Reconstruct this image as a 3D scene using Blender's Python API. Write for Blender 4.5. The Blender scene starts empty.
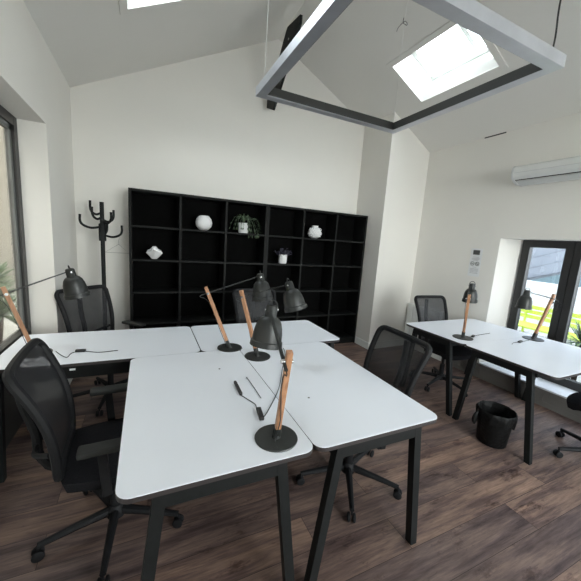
import bpy, bmesh, math, random
from mathutils import Vector, Matrix
PI = math.pi
random.seed(7)
S = bpy.context.scene
COL = S.collection

# ------------------------------------------------------------------ camera
cr = (0.90620794, -0.41725855, 0.06842862)
cu = (0.00661123, 0.17579647, 0.98440433)
cf = (0.42278063, 0.89162263, -0.16206675)
cam_data = bpy.data.cameras.new('camera')
cam_data.sensor_fit = 'HORIZONTAL'
cam_data.sensor_width = 36.0
cam_data.lens = 308.965 / 581.0 * 36.0
cam_data.clip_start = 0.02
cam = bpy.data.objects.new('camera', cam_data)
cam.matrix_world = Matrix(((cr[0], cu[0], -cf[0], 0.0), (cr[1], cu[1], -cf[1], 0.0), (cr[2], cu[2], -cf[2], 1.5834), (0, 0, 0, 1)))
COL.objects.link(cam)
S.camera = cam

# ------------------------------------------------------------------ world, exposure
W = bpy.data.worlds.new('overcast_sky')
S.world = W
W.use_nodes = True
wn = W.node_tree.nodes
wl = W.node_tree.links
wn.clear()
wo = wn.new('ShaderNodeOutputWorld')
wb = wn.new('ShaderNodeBackground')
wb.inputs['Strength'].default_value = 1.0
wtc = wn.new('ShaderNodeTexCoord')
wsep = wn.new('ShaderNodeSeparateXYZ')
wr = wn.new('ShaderNodeValToRGB')
wr.color_ramp.elements[0].position = 0.0
wr.color_ramp.elements[0].color = (1.0, 1.0, 0.98, 1)
wr.color_ramp.elements[1].position = 0.75
wr.color_ramp.elements[1].color = (0.86, 0.94, 1.04, 1)
wl.new(wtc.outputs['Generated'], wsep.inputs[0])
wl.new(wsep.outputs['Z'], wr.inputs[0])
wl.new(wr.outputs[0], wb.inputs['Color'])
wl.new(wb.outputs[0], wo.inputs['Surface'])
W.cycles.sampling_method = 'AUTOMATIC'
SKY = 5.0
wb.inputs['Strength'].default_value = SKY
S.view_settings.view_transform = 'Standard'
S.view_settings.look = 'None'
S.view_settings.gamma = 1.0
S.view_settings.use_curve_mapping = False
S.view_settings.exposure = 1.62
S.cycles.max_bounces = 12
S.cycles.diffuse_bounces = 8
S.cycles.transparent_max_bounces = 16
S.cycles.sample_clamp_indirect = 8.0


def portal(name, loc, direction, sx, sy, roll=0):
    l = bpy.data.lights.new(name, 'AREA')
    l.shape = 'RECTANGLE'
    l.size = sx
    l.size_y = sy
    l.cycles.is_portal = True
    o = bpy.data.objects.new(name, l)
    COL.objects.link(o)
    o.location = loc
    o.rotation_euler = Vector(direction).to_track_quat('-Z', 'Y').to_euler()
    return o


# ------------------------------------------------------------------ room numbers (metres)
XL, XR = -0.715, 3.87
YB, YN = 4.24, -2.2
RX = 1.59                       # ridge line
SL = 0.5                         # both roof slopes
ZL = 3.00                        # eaves, left
ZR = 3.01                        # eaves, right


def zc(x):
    return ZL + SL * (x - XL) if x <= RX else ZR + SL * (XR - x)


SKYLIGHTS = [('R', 2.605, 3.115, 2.21, 3.15), ('L', -0.124, 0.464, 2.16, 3.10)]
NW = (0.9, 3.65, 0.6, 2.75)   # unseen glazing guessed behind the camera for daylight, x0,x1,z0,z1
RW = (-1.6, 2.27, 0.195, 1.775)   # right window opening y0,y1,z0,z1
LW = (1.75, 3.245, 0.0, 2.36)    # left window opening

cs = math.cos(math.atan(SL))
for sd, x0, x1, y0, y1 in SKYLIGHTS:
    xm = (x0 + x1) / 2
    n = Vector((-SL, 0, 1)) if sd == 'L' else Vector((SL, 0, 1))
    n.normalize()
    c = Vector((xm, (y0 + y1) / 2, zc(xm))) + n * 0.42
    o = portal('sky_portal', c, -n, (y1 - y0), (x1 - x0) / cs)
    zax = n
    yax = Vector((0, 1, 0))
    xax = yax.cross(zax)
    o.matrix_world = Matrix(((yax.x, -xax.x, zax.x, c.x), (yax.y, -xax.y, zax.y, c.y), (yax.z, -xax.z, zax.z, c.z), (0, 0, 0, 1)))
portal('sky_portal', (XR + 0.42, (RW[0] + RW[1]) / 2, (RW[2] + RW[3]) / 2), (-1, 0, 0), RW[1] - RW[0], RW[3] - RW[2])
portal('sky_portal', (XL - 0.30, (LW[0] + LW[1]) / 2, (LW[2] + LW[3]) / 2), (1, 0, 0), LW[1] - LW[0], LW[3] - LW[2])


portal('sky_portal', ((NW[0] + NW[1]) / 2, YN - 0.2, (NW[2] + NW[3]) / 2), (0, 1, 0), NW[1] - NW[0], NW[3] - NW[2])


# ------------------------------------------------------------------ materials
def mat(name, col, rough=0.5, metal=0.0, var=0.06, scale=12.0, bump=0.0, spec=0.5, bscale=None):
    m = bpy.data.materials.new(name)
    m.use_nodes = True
    nt = m.node_tree
    b = nt.nodes['Principled BSDF']
    b.inputs['Roughness'].default_value = rough
    b.inputs['Metallic'].default_value = metal
    b.inputs['Specular IOR Level'].default_value = spec
    tc = nt.nodes.new('ShaderNodeTexCoord')
    nz = nt.nodes.new('ShaderNodeTexNoise')
    nz.inputs['Scale'].default_value = scale
    nz.inputs['Detail'].default_value = 4
    nt.links.new(tc.outputs['Object'], nz.inputs['Vector'])
    r = nt.nodes.new('ShaderNodeValToRGB')
    r.color_ramp.elements[0].position = 0.3
    r.color_ramp.elements[1].position = 0.7
    r.color_ramp.elements[0].color = tuple(c * (1 - var) for c in col) + (1,)
    r.color_ramp.elements[1].color = tuple(min(1, c * (1 + var)) for c in col) + (1,)
    nt.links.new(nz.outputs['Fac'], r.inputs[0])
    nt.links.new(r.outputs[0], b.inputs['Base Color'])
    if bump:
        n2 = nt.nodes.new('ShaderNodeTexNoise')
        n2.inputs['Scale'].default_value = bscale or scale * 6
        nt.links.new(tc.outputs['Object'], n2.inputs['Vector'])
        bp = nt.nodes.new('ShaderNodeBump')
        bp.inputs['Strength'].default_value = bump
        bp.inputs['Distance'].default_value = 0.01
        nt.links.new(n2.outputs['Fac'], bp.inputs['Height'])
        nt.links.new(bp.outputs[0], b.inputs['Normal'])
    return m


M = {}
M['wall'] = mat('wall_paint', (0.775, 0.755, 0.715), 0.85, var=0.015, scale=1.3, bump=0.05, spec=0.2, bscale=60)
M['ceiling'] = mat('ceiling_paint', (0.755, 0.74, 0.71), 0.9, var=0.015, scale=1.3, bump=0.05, spec=0.2, bscale=60)
M['trim'] = mat('white_trim_paint', (0.76, 0.77, 0.75), 0.45, var=0.02)
M['ledge'] = mat('ledge_paint', (0.82, 0.84, 0.88), 0.35, var=0.02)
M['grey_panel'] = mat('grey_plinth_paint', (0.19, 0.18, 0.17), 0.55, var=0.06, scale=5)
M['blk'] = mat('black_powder_coat', (0.009, 0.010, 0.010), 0.55, var=0.15, scale=30, spec=0.22)
M['frameblk'] = mat('black_window_metal', (0.022, 0.022, 0.022), 0.4, var=0.1)
M['shelf'] = mat('black_stained_wood', (0.0075, 0.008, 0.0075), 0.6, var=0.3, scale=25, spec=0.18)
M['shelfback'] = mat('black_back_board', (0.003, 0.003, 0.003), 0.8, var=0.2, scale=25, spec=0.06)
M['desk'] = mat('white_laminate', (0.81, 0.835, 0.89), 0.38, var=0.012, scale=2.5, spec=0.45)
M['desk_edge'] = mat('dark_laminate_core', (0.03, 0.024, 0.024), 0.5)
M['lamp'] = mat('dark_grey_enamel', (0.020, 0.022, 0.021), 0.42, var=0.1, scale=20, bump=0.05)
M['inner'] = mat('lamp_inner_enamel', (0.35, 0.35, 0.33), 0.5)
M['chair'] = mat('black_chair_plastic', (0.009, 0.009, 0.010), 0.6, var=0.15, scale=30, spec=0.22)
M['pad'] = mat('dark_grey_arm_rubber', (0.024, 0.025, 0.024), 0.7, var=0.1, spec=0.25)
M['fabric'] = mat('black_seat_fabric', (0.013, 0.013, 0.015), 0.95, var=0.3, scale=150, bump=0.3, spec=0.1)
M['chrome'] = mat('steel', (0.6, 0.6, 0.6), 0.25, 1.0, var=0.05)
M['alu'] = mat('brushed_aluminium', (0.60, 0.62, 0.67), 0.38, 0.75, var=0.06, scale=9)
M['blackliner'] = mat('black_diffuser', (0.016, 0.017, 0.016), 0.5)
M['white'] = mat('white_ceramic', (0.78, 0.78, 0.78), 0.35, var=0.03)
M['plastic'] = mat('white_plastic', (0.70, 0.71, 0.70), 0.4, var=0.02)
M['acgrey'] = mat('light_grey_plastic', (0.55, 0.56, 0.56), 0.4, var=0.02)
# bag: matt thin plastic
M['bag'] = mat('black_bin_bag', (0.005, 0.005, 0.005), 0.55, var=0.2, scale=18, bump=0.6, bscale=30, spec=0.18)
M['leaf'] = mat('green_leaf', (0.10, 0.145, 0.085), 0.55, var=0.4, scale=30)
M['darkleaf'] = mat('dark_purple_leaf', (0.055, 0.05, 0.075), 0.55, var=0.4, scale=30)
M['palm'] = mat('palm_leaf', (0.085, 0.135, 0.07), 0.5, var=0.3, scale=10)
M['soil'] = mat('potting_soil', (0.03, 0.02, 0.014), 0.95, var=0.4, scale=60)
M['beige'] = mat('beige_render', (0.098, 0.093, 0.078), 0.9, var=0.05, scale=2, bump=0.1)
M['paper'] = mat('white_paper', (0.74, 0.75, 0.76), 0.7, var=0.01)
M['ink'] = mat('printed_ink', (0.05, 0.05, 0.05), 0.7)
M['greyink'] = mat('grey_printed_ink', (0.33, 0.33, 0.34), 0.7)
M['lime'] = mat('lime_paint', (0.50, 0.62, 0.07), 0.5, var=0.06)
M['cable'] = mat('black_rubber_cable', (0.02, 0.02, 0.02), 0.5)
M['hangerwire'] = mat('galvanised_wire', (0.28, 0.28, 0.27), 0.45)
M['wire'] = mat('white_steel_wire', (0.62, 0.62, 0.60), 0.4)
M['siding'] = mat('pale_grey_roof_sheet', (0.235, 0.255, 0.29), 0.6, var=0.12, scale=1.2)
M['renderwhite'] = mat('white_render', (0.62, 0.62, 0.61), 0.9, var=0.04, scale=1)
M['joint'] = mat('grey_sheet_joint', (0.10, 0.11, 0.13), 0.6)
M['brick'] = mat('terracotta_chimney', (0.28, 0.11, 0.07), 0.9, var=0.2)
M['paving'] = mat('pale_paving', (0.30, 0.30, 0.28), 0.9, var=0.15, scale=3)
M['tealglass'] = mat('teal_cladding', (0.13, 0.19, 0.21), 0.5, var=0.1)
M['socket'] = mat('dark_grommet', (0.04, 0.04, 0.045), 0.5)


def wood_mat():
    m = bpy.data.materials.new('oiled_pine')
    m.use_nodes = True
    nt = m.node_tree
    b = nt.nodes['Principled BSDF']
    b.inputs['Roughness'].default_value = 0.5
    tc = nt.nodes.new('ShaderNodeTexCoord')
    mp = nt.nodes.new('ShaderNodeMapping')
    mp.inputs['Scale'].default_value = (60, 60, 4)
    nz = nt.nodes.new('ShaderNodeTexNoise')
    nz.inputs['Scale'].default_value = 1.5
    nz.inputs['Detail'].default_value = 6
    r = nt.nodes.new('ShaderNodeValToRGB')
    r.color_ramp.elements[0].position = 0.3
    r.color_ramp.elements[0].color = (0.33, 0.155, 0.08, 1)
    r.color_ramp.elements[1].position = 0.7
    r.color_ramp.elements[1].color = (0.50, 0.27, 0.15, 1)
    nt.links.new(tc.outputs['Object'], mp.inputs[0])
    nt.links.new(mp.outputs[0], nz.inputs['Vector'])
    nt.links.new(nz.outputs['Fac'], r.inputs[0])
    nt.links.new(r.outputs[0], b.inputs['Base Color'])
    return m


M['wood'] = wood_mat()


def floor_mat():
    m = bpy.data.materials.new('weathered_oak_laminate')
    m.use_nodes = True
    nt = m.node_tree
    N = nt.nodes.new
    L = nt.links.new
    b = nt.nodes['Principled BSDF']
    tc = N('ShaderNodeTexCoord')
    br = N('ShaderNodeTexBrick')
    br.inputs['Scale'].default_value = 1.0
    br.inputs['Brick Width'].default_value = 1.28
    br.inputs['Row Height'].default_value = 0.192
    br.inputs['Mortar Size'].default_value = 0.0016
    br.inputs['Mortar Smooth'].default_value = 0.3
    br.offset = 0.37
    br.inputs['Color1'].default_value = (0, 0, 0, 1)
    br.inputs['Color2'].default_value = (1, 1, 1, 1)
    br.inputs['Mortar'].default_value = (0.5, 0.5, 0.5, 1)
    br.inputs['Bias'].default_value = 0.0
    L(tc.outputs['Object'], br.inputs['Vector'])
    # per plank shift of the grain
    sep = N('ShaderNodeSeparateColor')
    L(br.outputs['Color'], sep.inputs[0])
    comb = N('ShaderNodeCombineXYZ')
    mul = N('ShaderNodeMath'); mul.operation = 'MULTIPLY'; mul.inputs[1].default_value = 37.0
    L(sep.outputs[0], mul.inputs[0])
    L(mul.outputs[0], comb.inputs[0]); L(mul.outputs[0], comb.inputs[2])
    add = N('ShaderNodeVectorMath'); add.operation = 'ADD'
    L(tc.outputs['Object'], add.inputs[0]); L(comb.outputs[0], add.inputs[1])
    mp = N('ShaderNodeMapping'); mp.inputs['Scale'].default_value = (1.1, 9.0, 1.0)
    L(add.outputs[0], mp.inputs[0])
    n1 = N('ShaderNodeTexNoise'); n1.inputs['Scale'].default_value = 1.6; n1.inputs['Detail'].default_value = 7; n1.inputs['Roughness'].default_value = 0.62
    n1.inputs['Distortion'].default_value = 0.35
    L(mp.outputs[0], n1.inputs['Vector'])
    mp2 = N('ShaderNodeMapping'); mp2.inputs['Scale'].default_value = (3.0, 40.0, 1.0)
    L(add.outputs[0], mp2.inputs[0])
    n2 = N('ShaderNodeTexNoise'); n2.inputs['Scale'].default_value = 2.0; n2.inputs['Detail'].default_value = 8; n2.inputs['Roughness'].default_value = 0.7
    L(mp2.outputs[0], n2.inputs['Vector'])
    r1 = N('ShaderNodeValToRGB')
    e = r1.color_ramp.elements
    e[0].position = 0.30; e[0].color = (0.070, 0.045, 0.042, 1)
    e[1].position = 0.72; e[1].color = (0.30, 0.205, 0.155, 1)
    k = e.new(0.42); k.color = (0.125, 0.085, 0.075, 1)
    k = e.new(0.55); k.color = (0.215, 0.148, 0.118, 1)
    L(n1.outputs['Fac'], r1.inputs[0])
    r2 = N('ShaderNodeValToRGB')
    r2.color_ramp.elements[0].position = 0.3; r2.color_ramp.elements[0].color = (0.58, 0.56, 0.56, 1)
    r2.color_ramp.elements[1].position = 0.7; r2.color_ramp.elements[1].color = (1.28, 1.27, 1.26, 1)
    L(n2.outputs['Fac'], r2.inputs[0])
    # dark worn knots
    mk = N('ShaderNodeMapping'); mk.inputs['Scale'].default_value = (2.4, 6.5, 1.0)
    L(add.outputs[0], mk.inputs[0])
    nk = N('ShaderNodeTexNoise'); nk.inputs['Scale'].default_value = 1.3; nk.inputs['Detail'].default_value = 5; nk.inputs['Roughness'].default_value = 0.75
    L(mk.outputs[0], nk.inputs['Vector'])
    rk = N('ShaderNodeValToRGB')
    rk.color_ramp.elements[0].position = 0.33; rk.color_ramp.elements[0].color = (0.42, 0.36, 0.36, 1)
    rk.color_ramp.elements[1].position = 0.43; rk.color_ramp.elements[1].color = (1, 1, 1, 1)
    L(nk.outputs['Fac'], rk.inputs[0])
    mxk = N('ShaderNodeMix'); mxk.data_type = 'RGBA'; mxk.blend_type = 'MULTIPLY'; mxk.inputs[0].default_value = 1.0
    L(r2.outputs[0], mxk.inputs[6]); L(rk.outputs[0], mxk.inputs[7])
    mx = N('ShaderNodeMix'); mx.data_type = 'RGBA'; mx.blend_type = 'MULTIPLY'; mx.inputs[0].default_value = 1.0
    L(r1.outputs[0], mx.inputs[6]); L(mxk.outputs[2], mx.inputs[7])
    # plank tone
    r3 = N('ShaderNodeValToRGB')
    r3.color_ramp.elements[0].color = (0.62, 0.64, 0.72, 1)
    r3.color_ramp.elements[1].color = (1.12, 1.06, 1.0, 1)
    L(sep.outputs[0], r3.inputs[0])
    mx2 = N('ShaderNodeMix'); mx2.data_type = 'RGBA'; mx2.blend_type = 'MULTIPLY'; mx2.inputs[0].default_value = 1.0
    L(mx.outputs[2], mx2.inputs[6]); L(r3.outputs[0], mx2.inputs[7])
    mx3 = N('ShaderNodeMix'); mx3.data_type = 'RGBA'
    L(br.outputs['Fac'], mx3.inputs[0]); L(mx2.outputs[2], mx3.inputs[6]); mx3.inputs[7].default_value = (0.03, 0.02, 0.018, 1)
    L(mx3.outputs[2], b.inputs['Base Color'])
    b.inputs['Roughness'].default_value = 0.52
    b.inputs['Specular IOR Level'].default_value = 0.35
    bp = N('ShaderNodeBump'); bp.inputs['Strength'].default_value = 0.15; bp.inputs['Distance'].default_value = 0.01
    L(n2.outputs['Fac'], bp.inputs['Height']); L(bp.outputs[0], b.inputs['Normal'])
    return m


M['floor'] = floor_mat()


def seethrough(name, col, fac, rough=0.6):
    """woven mesh fabric: a fixed share of holes"""
    m = bpy.data.materials.new(name)
    m.use_nodes = True
    nt = m.node_tree
    b = nt.nodes['Principled BSDF']
    b.inputs['Base Color'].default_value = col + (1,)
    b.inputs['Roughness'].default_value = rough
    t = nt.nodes.new('ShaderNodeBsdfTransparent')
    mx = nt.nodes.new('ShaderNodeMixShader')
    tc = nt.nodes.new('ShaderNodeTexCoord')
    nz = nt.nodes.new('ShaderNodeTexNoise')
    nz.inputs['Scale'].default_value = 6
    mr = nt.nodes.new('ShaderNodeMapRange')
    mr.inputs['To Min'].default_value = fac - 0.04
    mr.inputs['To Max'].default_value = fac + 0.04
    nt.links.new(tc.outputs['Object'], nz.inputs['Vector'])
    nt.links.new(nz.outputs['Fac'], mr.inputs['Value'])
    nt.links.new(mr.outputs[0], mx.inputs[0])
    nt.links.new(b.outputs[0], mx.inputs[1])
    nt.links.new(t.outputs[0], mx.inputs[2])
    nt.links.new(mx.outputs[0], nt.nodes['Material Output'].inputs[0])
    return m


M['mesh'] = seethrough('black_woven_mesh', (0.011, 0.011, 0.013), 0.16)


def glass_mat(name='window_glass', tint=(0.96, 0.98, 0.97)):
    m = bpy.data.materials.new(name)
    m.use_nodes = True
    nt = m.node_tree
    nt.nodes.remove(nt.nodes['Principled BSDF'])
    t = nt.nodes.new('ShaderNodeBsdfTransparent')
    t.inputs[0].default_value = tint + (1,)
    g = nt.nodes.new('ShaderNodeBsdfGlossy')
    g.inputs['Roughness'].default_value = 0.02
    lw_ = nt.nodes.new('ShaderNodeLayerWeight')
    lw_.inputs[0].default_value = 0.5
    pw = nt.nodes.new('ShaderNodeMath')
    pw.operation = 'POWER'
    pw.inputs[1].default_value = 5.0
    f = nt.nodes.new('ShaderNodeMath')
    f.operation = 'MULTIPLY_ADD'
    f.inputs[1].default_value = 0.8
    f.inputs[2].default_value = 0.03
    nt.links.new(lw_.outputs['Facing'], pw.inputs[0])
    nt.links.new(pw.outputs[0], f.inputs[0])
    mx = nt.nodes.new('ShaderNodeMixShader')
    nt.links.new(f.outputs[0], mx.inputs[0])
    nt.links.new(t.outputs[0], mx.inputs[1])
    nt.links.new(g.outputs[0], mx.inputs[2])
    nt.links.new(mx.outputs[0], nt.nodes['Material Output'].inputs[0])
    return m


M['glass'] = glass_mat()
M['dimglass_right'] = glass_mat('light_dimming_glass_right', (0.52, 0.54, 0.555))  # tint added to dim the daylight and view through the right panes
M['dimglass_left'] = glass_mat('light_dimming_glass_left', (0.64, 0.62, 0.575))  # tint added to lower the light coming through the left window


# ------------------------------------------------------------------ mesh helpers
class MB:
    def __init__(s):
        s.bm = bmesh.new()

    def box(s, c, d, rot=None, bev=0.0, mi=0):
        n0 = len(s.bm.faces)
        r = bmesh.ops.create_cube(s.bm, size=1.0)
        vs = r['verts']
        for v in vs:
            v.co = Vector((v.co.x * d[0], v.co.y * d[1], v.co.z * d[2]))
        if bev:
            es = list({e for v in vs for e in v.link_edges})
            rb = bmesh.ops.bevel(s.bm, geom=es, offset=bev, segments=2, affect='EDGES', profile=0.6)
            vs = list({v for f in rb['faces'] for v in f.verts} | {v for v in vs if v.is_valid})
        mt = Matrix.Translation(c)
        if rot is not None:
            mt = mt @ rot.to_4x4()
        for v in vs:
            v.co = mt @ v.co
        return s

    def ext(s, x0, x1, y0, y1, z0, z1, bev=0.0):
        return s.box(((x0 + x1) / 2, (y0 + y1) / 2, (z0 + z1) / 2), (abs(x1 - x0), abs(y1 - y0), abs(z1 - z0)), bev=bev)

    def bar(s, a, b, w, h, up=(0, 0, 1), bev=0.0):
        a = Vector(a); b = Vector(b)
        d = b - a
        z = d.normalized()
        x = Vector(up).cross(z)
        if x.length < 1e-4:
            x = Vector((1, 0, 0))
        x.normalize()
        y = z.cross(x)
        rot = Matrix((x, y, z)).transposed()
        return s.box((a + b) / 2, (w, h, d.length), rot, bev)

    def tube(s, pts, r, n=10, closed=False, caps=True):
        pts = [Vector(p) for p in pts]
        N = len(pts)
        rr = r if isinstance(r, (list, tuple)) else [r] * N
        rings = []
        prev = None
        for i, p in enumerate(pts):
            if closed:
                t = pts[(i + 1) % N] - pts[i - 1]
            else:
                t = pts[min(i + 1, N - 1)] - pts[max(i - 1, 0)]
            t.normalize()
            if prev is None:
                a = Vector((0, 0, 1)) if abs(t.z) < 0.9 else Vector((1, 0, 0))
                x = a.cross(t).normalized()
            else:
                x = prev - t * prev.dot(t)
                x.normalize()
            prev = x
            y = t.cross(x)
            rings.append([s.bm.verts.new(p + (x * math.cos(2 * PI * k / n) + y * math.sin(2 * PI * k / n)) * rr[i]) for k in range(n)])
        m = N if closed else N - 1
        for i in range(m):
            A, B = rings[i], rings[(i + 1) % N]
            off = 0
            if closed and i == N - 1:
                best = min(range(n), key=lambda k: (A[0].co - B[k].co).length)
                off = best
            for k in range(n):
                s.bm.faces.new((A[k], A[(k + 1) % n], B[(k + 1 + off) % n], B[(k + off) % n]))
        if not closed and caps:
            s.bm.faces.new(list(reversed(rings[0])))
            s.bm.faces.new(rings[-1])
        return s

    def lathe(s, prof, n=28, c=(0, 0, 0), axis=(0, 0, 1), caps=True):
        """prof: list of (radius, height)"""
        ax = Vector(axis).normalized()
        q = Vector((0, 0, 1)).rotation_difference(ax)
        c = Vector(c)
        rings = []
        for r, h in prof:
            if r < 1e-6:
                rings.append([s.bm.verts.new(c + q @ Vector((0, 0, h)))])
            else:
                rings.append([s.bm.verts.new(c + q @ Vector((r * math.cos(2 * PI * k / n), r * math.sin(2 * PI * k / n), h))) for k in range(n)])
        for A, B in zip(rings, rings[1:]):
            for k in range(n):
                a0, a1 = A[k % len(A)], A[(k + 1) % len(A)]
                b0, b1 = B[k % len(B)], B[(k + 1) % len(B)]
                f = []
                for v in (a0, a1, b1, b0):
                    if v not in f:
                        f.append(v)
                if len(f) > 2:
                    s.bm.faces.new(f)
        if caps:
            if len(rings[0]) > 2:
                s.bm.faces.new(list(reversed(rings[0])))
            if len(rings[-1]) > 2:
                s.bm.faces.new(rings[-1])
        return s

    def prism(s, poly, v, mi=0):
        """poly: list of 3D points, v: extrusion vector"""
        v = Vector(v)
        A = [s.bm.verts.new(Vector(p)) for p in poly]
        B = [s.bm.verts.new(Vector(p) + v) for p in poly]
        s.bm.faces.new(list(reversed(A)))
        s.bm.faces.new(B)
        n = len(A)
        for k in range(n):
            s.bm.faces.new((A[k], A[(k + 1) % n], B[(k + 1) % n], B[k]))
        return s

    def quad(s, *pts):
        s.bm.faces.new([s.bm.verts.new(Vector(p)) for p in pts])
        return s

    def build(s, name, m, parent=None, smooth=False, bevel=0.0):
        bmesh.ops.recalc_face_normals(s.bm, faces=s.bm.faces)
        me = bpy.data.meshes.new(name)
        s.bm.to_mesh(me)
        s.bm.free()
        if smooth:
            for p in me.polygons:
                p.use_smooth = True
        o = bpy.data.objects.new(name, me)
        ms = m if isinstance(m, (list, tuple)) else [m]
        for x in ms:
            me.materials.append(M[x] if isinstance(x, str) else x)
        COL.objects.link(o)
        if parent:
            o.parent = parent
        if smooth:
            md = o.modifiers.new('edge_split', 'EDGE_SPLIT')
            md.split_angle = math.radians(40)
        return o


def tag(o, label, cat, group=None, kind=None):
    o['label'] = label
    o['category'] = cat
    if group:
        o['group'] = group
    if kind:
        o['kind'] = kind
    return o


def thing(name, label, cat, loc=(0, 0, 0), rz=0.0, group=None):
    e = bpy.data.objects.new(name, None)
    e.empty_display_size = 0.1
    COL.objects.link(e)
    e.location = loc
    e.rotation_euler = (0, 0, rz)
    return tag(e, label, cat, group)


def copy_tree(o, parent=None):
    c = o.copy()
    COL.objects.link(c)
    if parent:
        c.parent = parent
    for ch in list(o.children):
        copy_tree(ch, c)
    return c


def struct(o):
    o['kind'] = 'structure'
    return o


def smoothpts(pts, k=6):
    """Catmull-Rom through points"""
    P = [Vector(p) for p in pts]
    P = [P[0] * 2 - P[1]] + P + [P[-1] * 2 - P[-2]]
    out = []
    for i in range(1, len(P) - 2):
        for j in range(k):
            t = j / k
            a, b, c, d = P[i - 1], P[i], P[i + 1], P[i + 2]
            out.append(0.5 * ((2 * b) + (c - a) * t + (2 * a - 5 * b + 4 * c - d) * t * t + (3 * b - a - 3 * c + d) * t ** 3))
    out.append(P[-2])
    return out


# ================================================================== ROOM SHELL
T = 0.14
mb = MB().ext(XL - 0.5, XR + 0.5, YN - 0.2, YB + 0.2, -0.12, 0.0)
struct(mb.build('floor', 'floor'))

# back gable wall
mb = MB().prism([(XL - T, YB, -0.1), (XR + T, YB, -0.1), (XR + T, YB, ZR + 0.1), (RX, YB, zc(RX) + 0.12), (XL - T, YB, ZL + 0.1)], (0, T, 0))
struct(mb.build('wall_back', 'wall'))
mb = MB().prism([(XL - T, YN - T, NW[3]), (XR + T, YN - T, NW[3]), (XR + T, YN - T, ZR + 0.1), (RX, YN - T, zc(RX) + 0.12), (XL - T, YN - T, ZL + 0.1)], (0, T, 0))
mb.ext(XL - T, XR + T, YN - T, YN, -0.1, NW[2]).ext(XL - T, NW[0], YN - T, YN, NW[2], NW[3]).ext(NW[1], XR + T, YN - T, YN, NW[2], NW[3])
struct(mb.build('wall_near', 'wall'))


# side walls with thick openings
def side_wall(name, xin, xout, op, zt, splay=0.0):
    y0, y1, z0, z1 = op
    a, b = min(xin, xout), max(xin, xout)
    m = MB()
    m.ext(a, b, YN - T, y0, -0.1, zt)
    # far jamb, optionally splayed towards the glass
    m.prism([(xin, y1 + splay, z0), (xout, y1, z0), (xout, YB + T, z0), (xin, YB + T, z0)], (0, 0, z1 - z0))
    m.ext(a, b, y0, YB + T, -0.1, z0 - (0.001 if z0 == 0 else 0))
    m.ext(a, b, y0, YB + T, z1, zt)
    return struct(m.build(name, 'wall'))


side_wall('wall_left', XL, XL - 0.27, LW, ZL, 0.0)
side_wall('wall_right', XR, XR + 0.38, RW, ZR, 0.10)

# column in the back right corner (chimney breast)
mb = MB()
cx0, cy0 = 3.092, 3.595
YS_ = 3.913
mb.prism([(cx0, cy0, 0), (XR + 0.02, cy0 + 0.03, 0), (XR + 0.02, YB + 0.02, 0), (cx0 - 0.004, YB + 0.02, 0)], (0, 0, 2.9))
# sloped top part that meets the ceiling
vs = [(cx0, cy0), (XR + 0.02, cy0 + 0.03), (XR + 0.02, YB + 0.02), (cx0 - 0.004, YB + 0.02)]
bmv = mb.bm
lo = [bmv.verts.new((x, y, 2.9)) for x, y in vs]
hi = [bmv.verts.new((x, y, zc(x) + 0.03)) for x, y in vs]
for k in range(4):
    bmv.faces.new((lo[k], lo[(k + 1) % 4], hi[(k + 1) % 4], hi[k]))
bmv.faces.new(hi)
bmv.faces.new(list(reversed(lo)))
struct(mb.build('wall_column', 'wall'))


# ceiling slopes with skylight holes
def slope(side):
    m = MB()
    if side == 'L':
        xa, xb = XL - T, RX
    else:
        xa, xb = RX, XR + T
    th = 0.10
    holes = sorted([s[1:] for s in SKYLIGHTS if s[0] == side], key=lambda q: q[2])

    def slab(x0, x1, y0, y1):
        z = (lambda x: ZL + SL * (x - XL)) if side == 'L' else (lambda x: ZR + SL * (XR - x))
        A = [(x0, y0, z(x0)), (x1, y0, z(x1)), (x1, y0, z(x1) + th), (x0, y0, z(x0) + th)]
        m.prism(A, (0, y1 - y0, 0))
    hx0, hx1 = holes[0][0], holes[0][1]
    slab(xa, hx0, YN - T, YB + T)
    slab(hx1, xb, YN - T, YB + T)
    y = YN - T
    for h in holes:
        slab(hx0, hx1, y, h[2])
        y = h[3]
    slab(hx0, hx1, y, YB + T)
    return m


struct(slope('L').build('ceiling', 'ceiling'))
o = struct(slope('R').build('ceiling_right', 'ceiling'))

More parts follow.
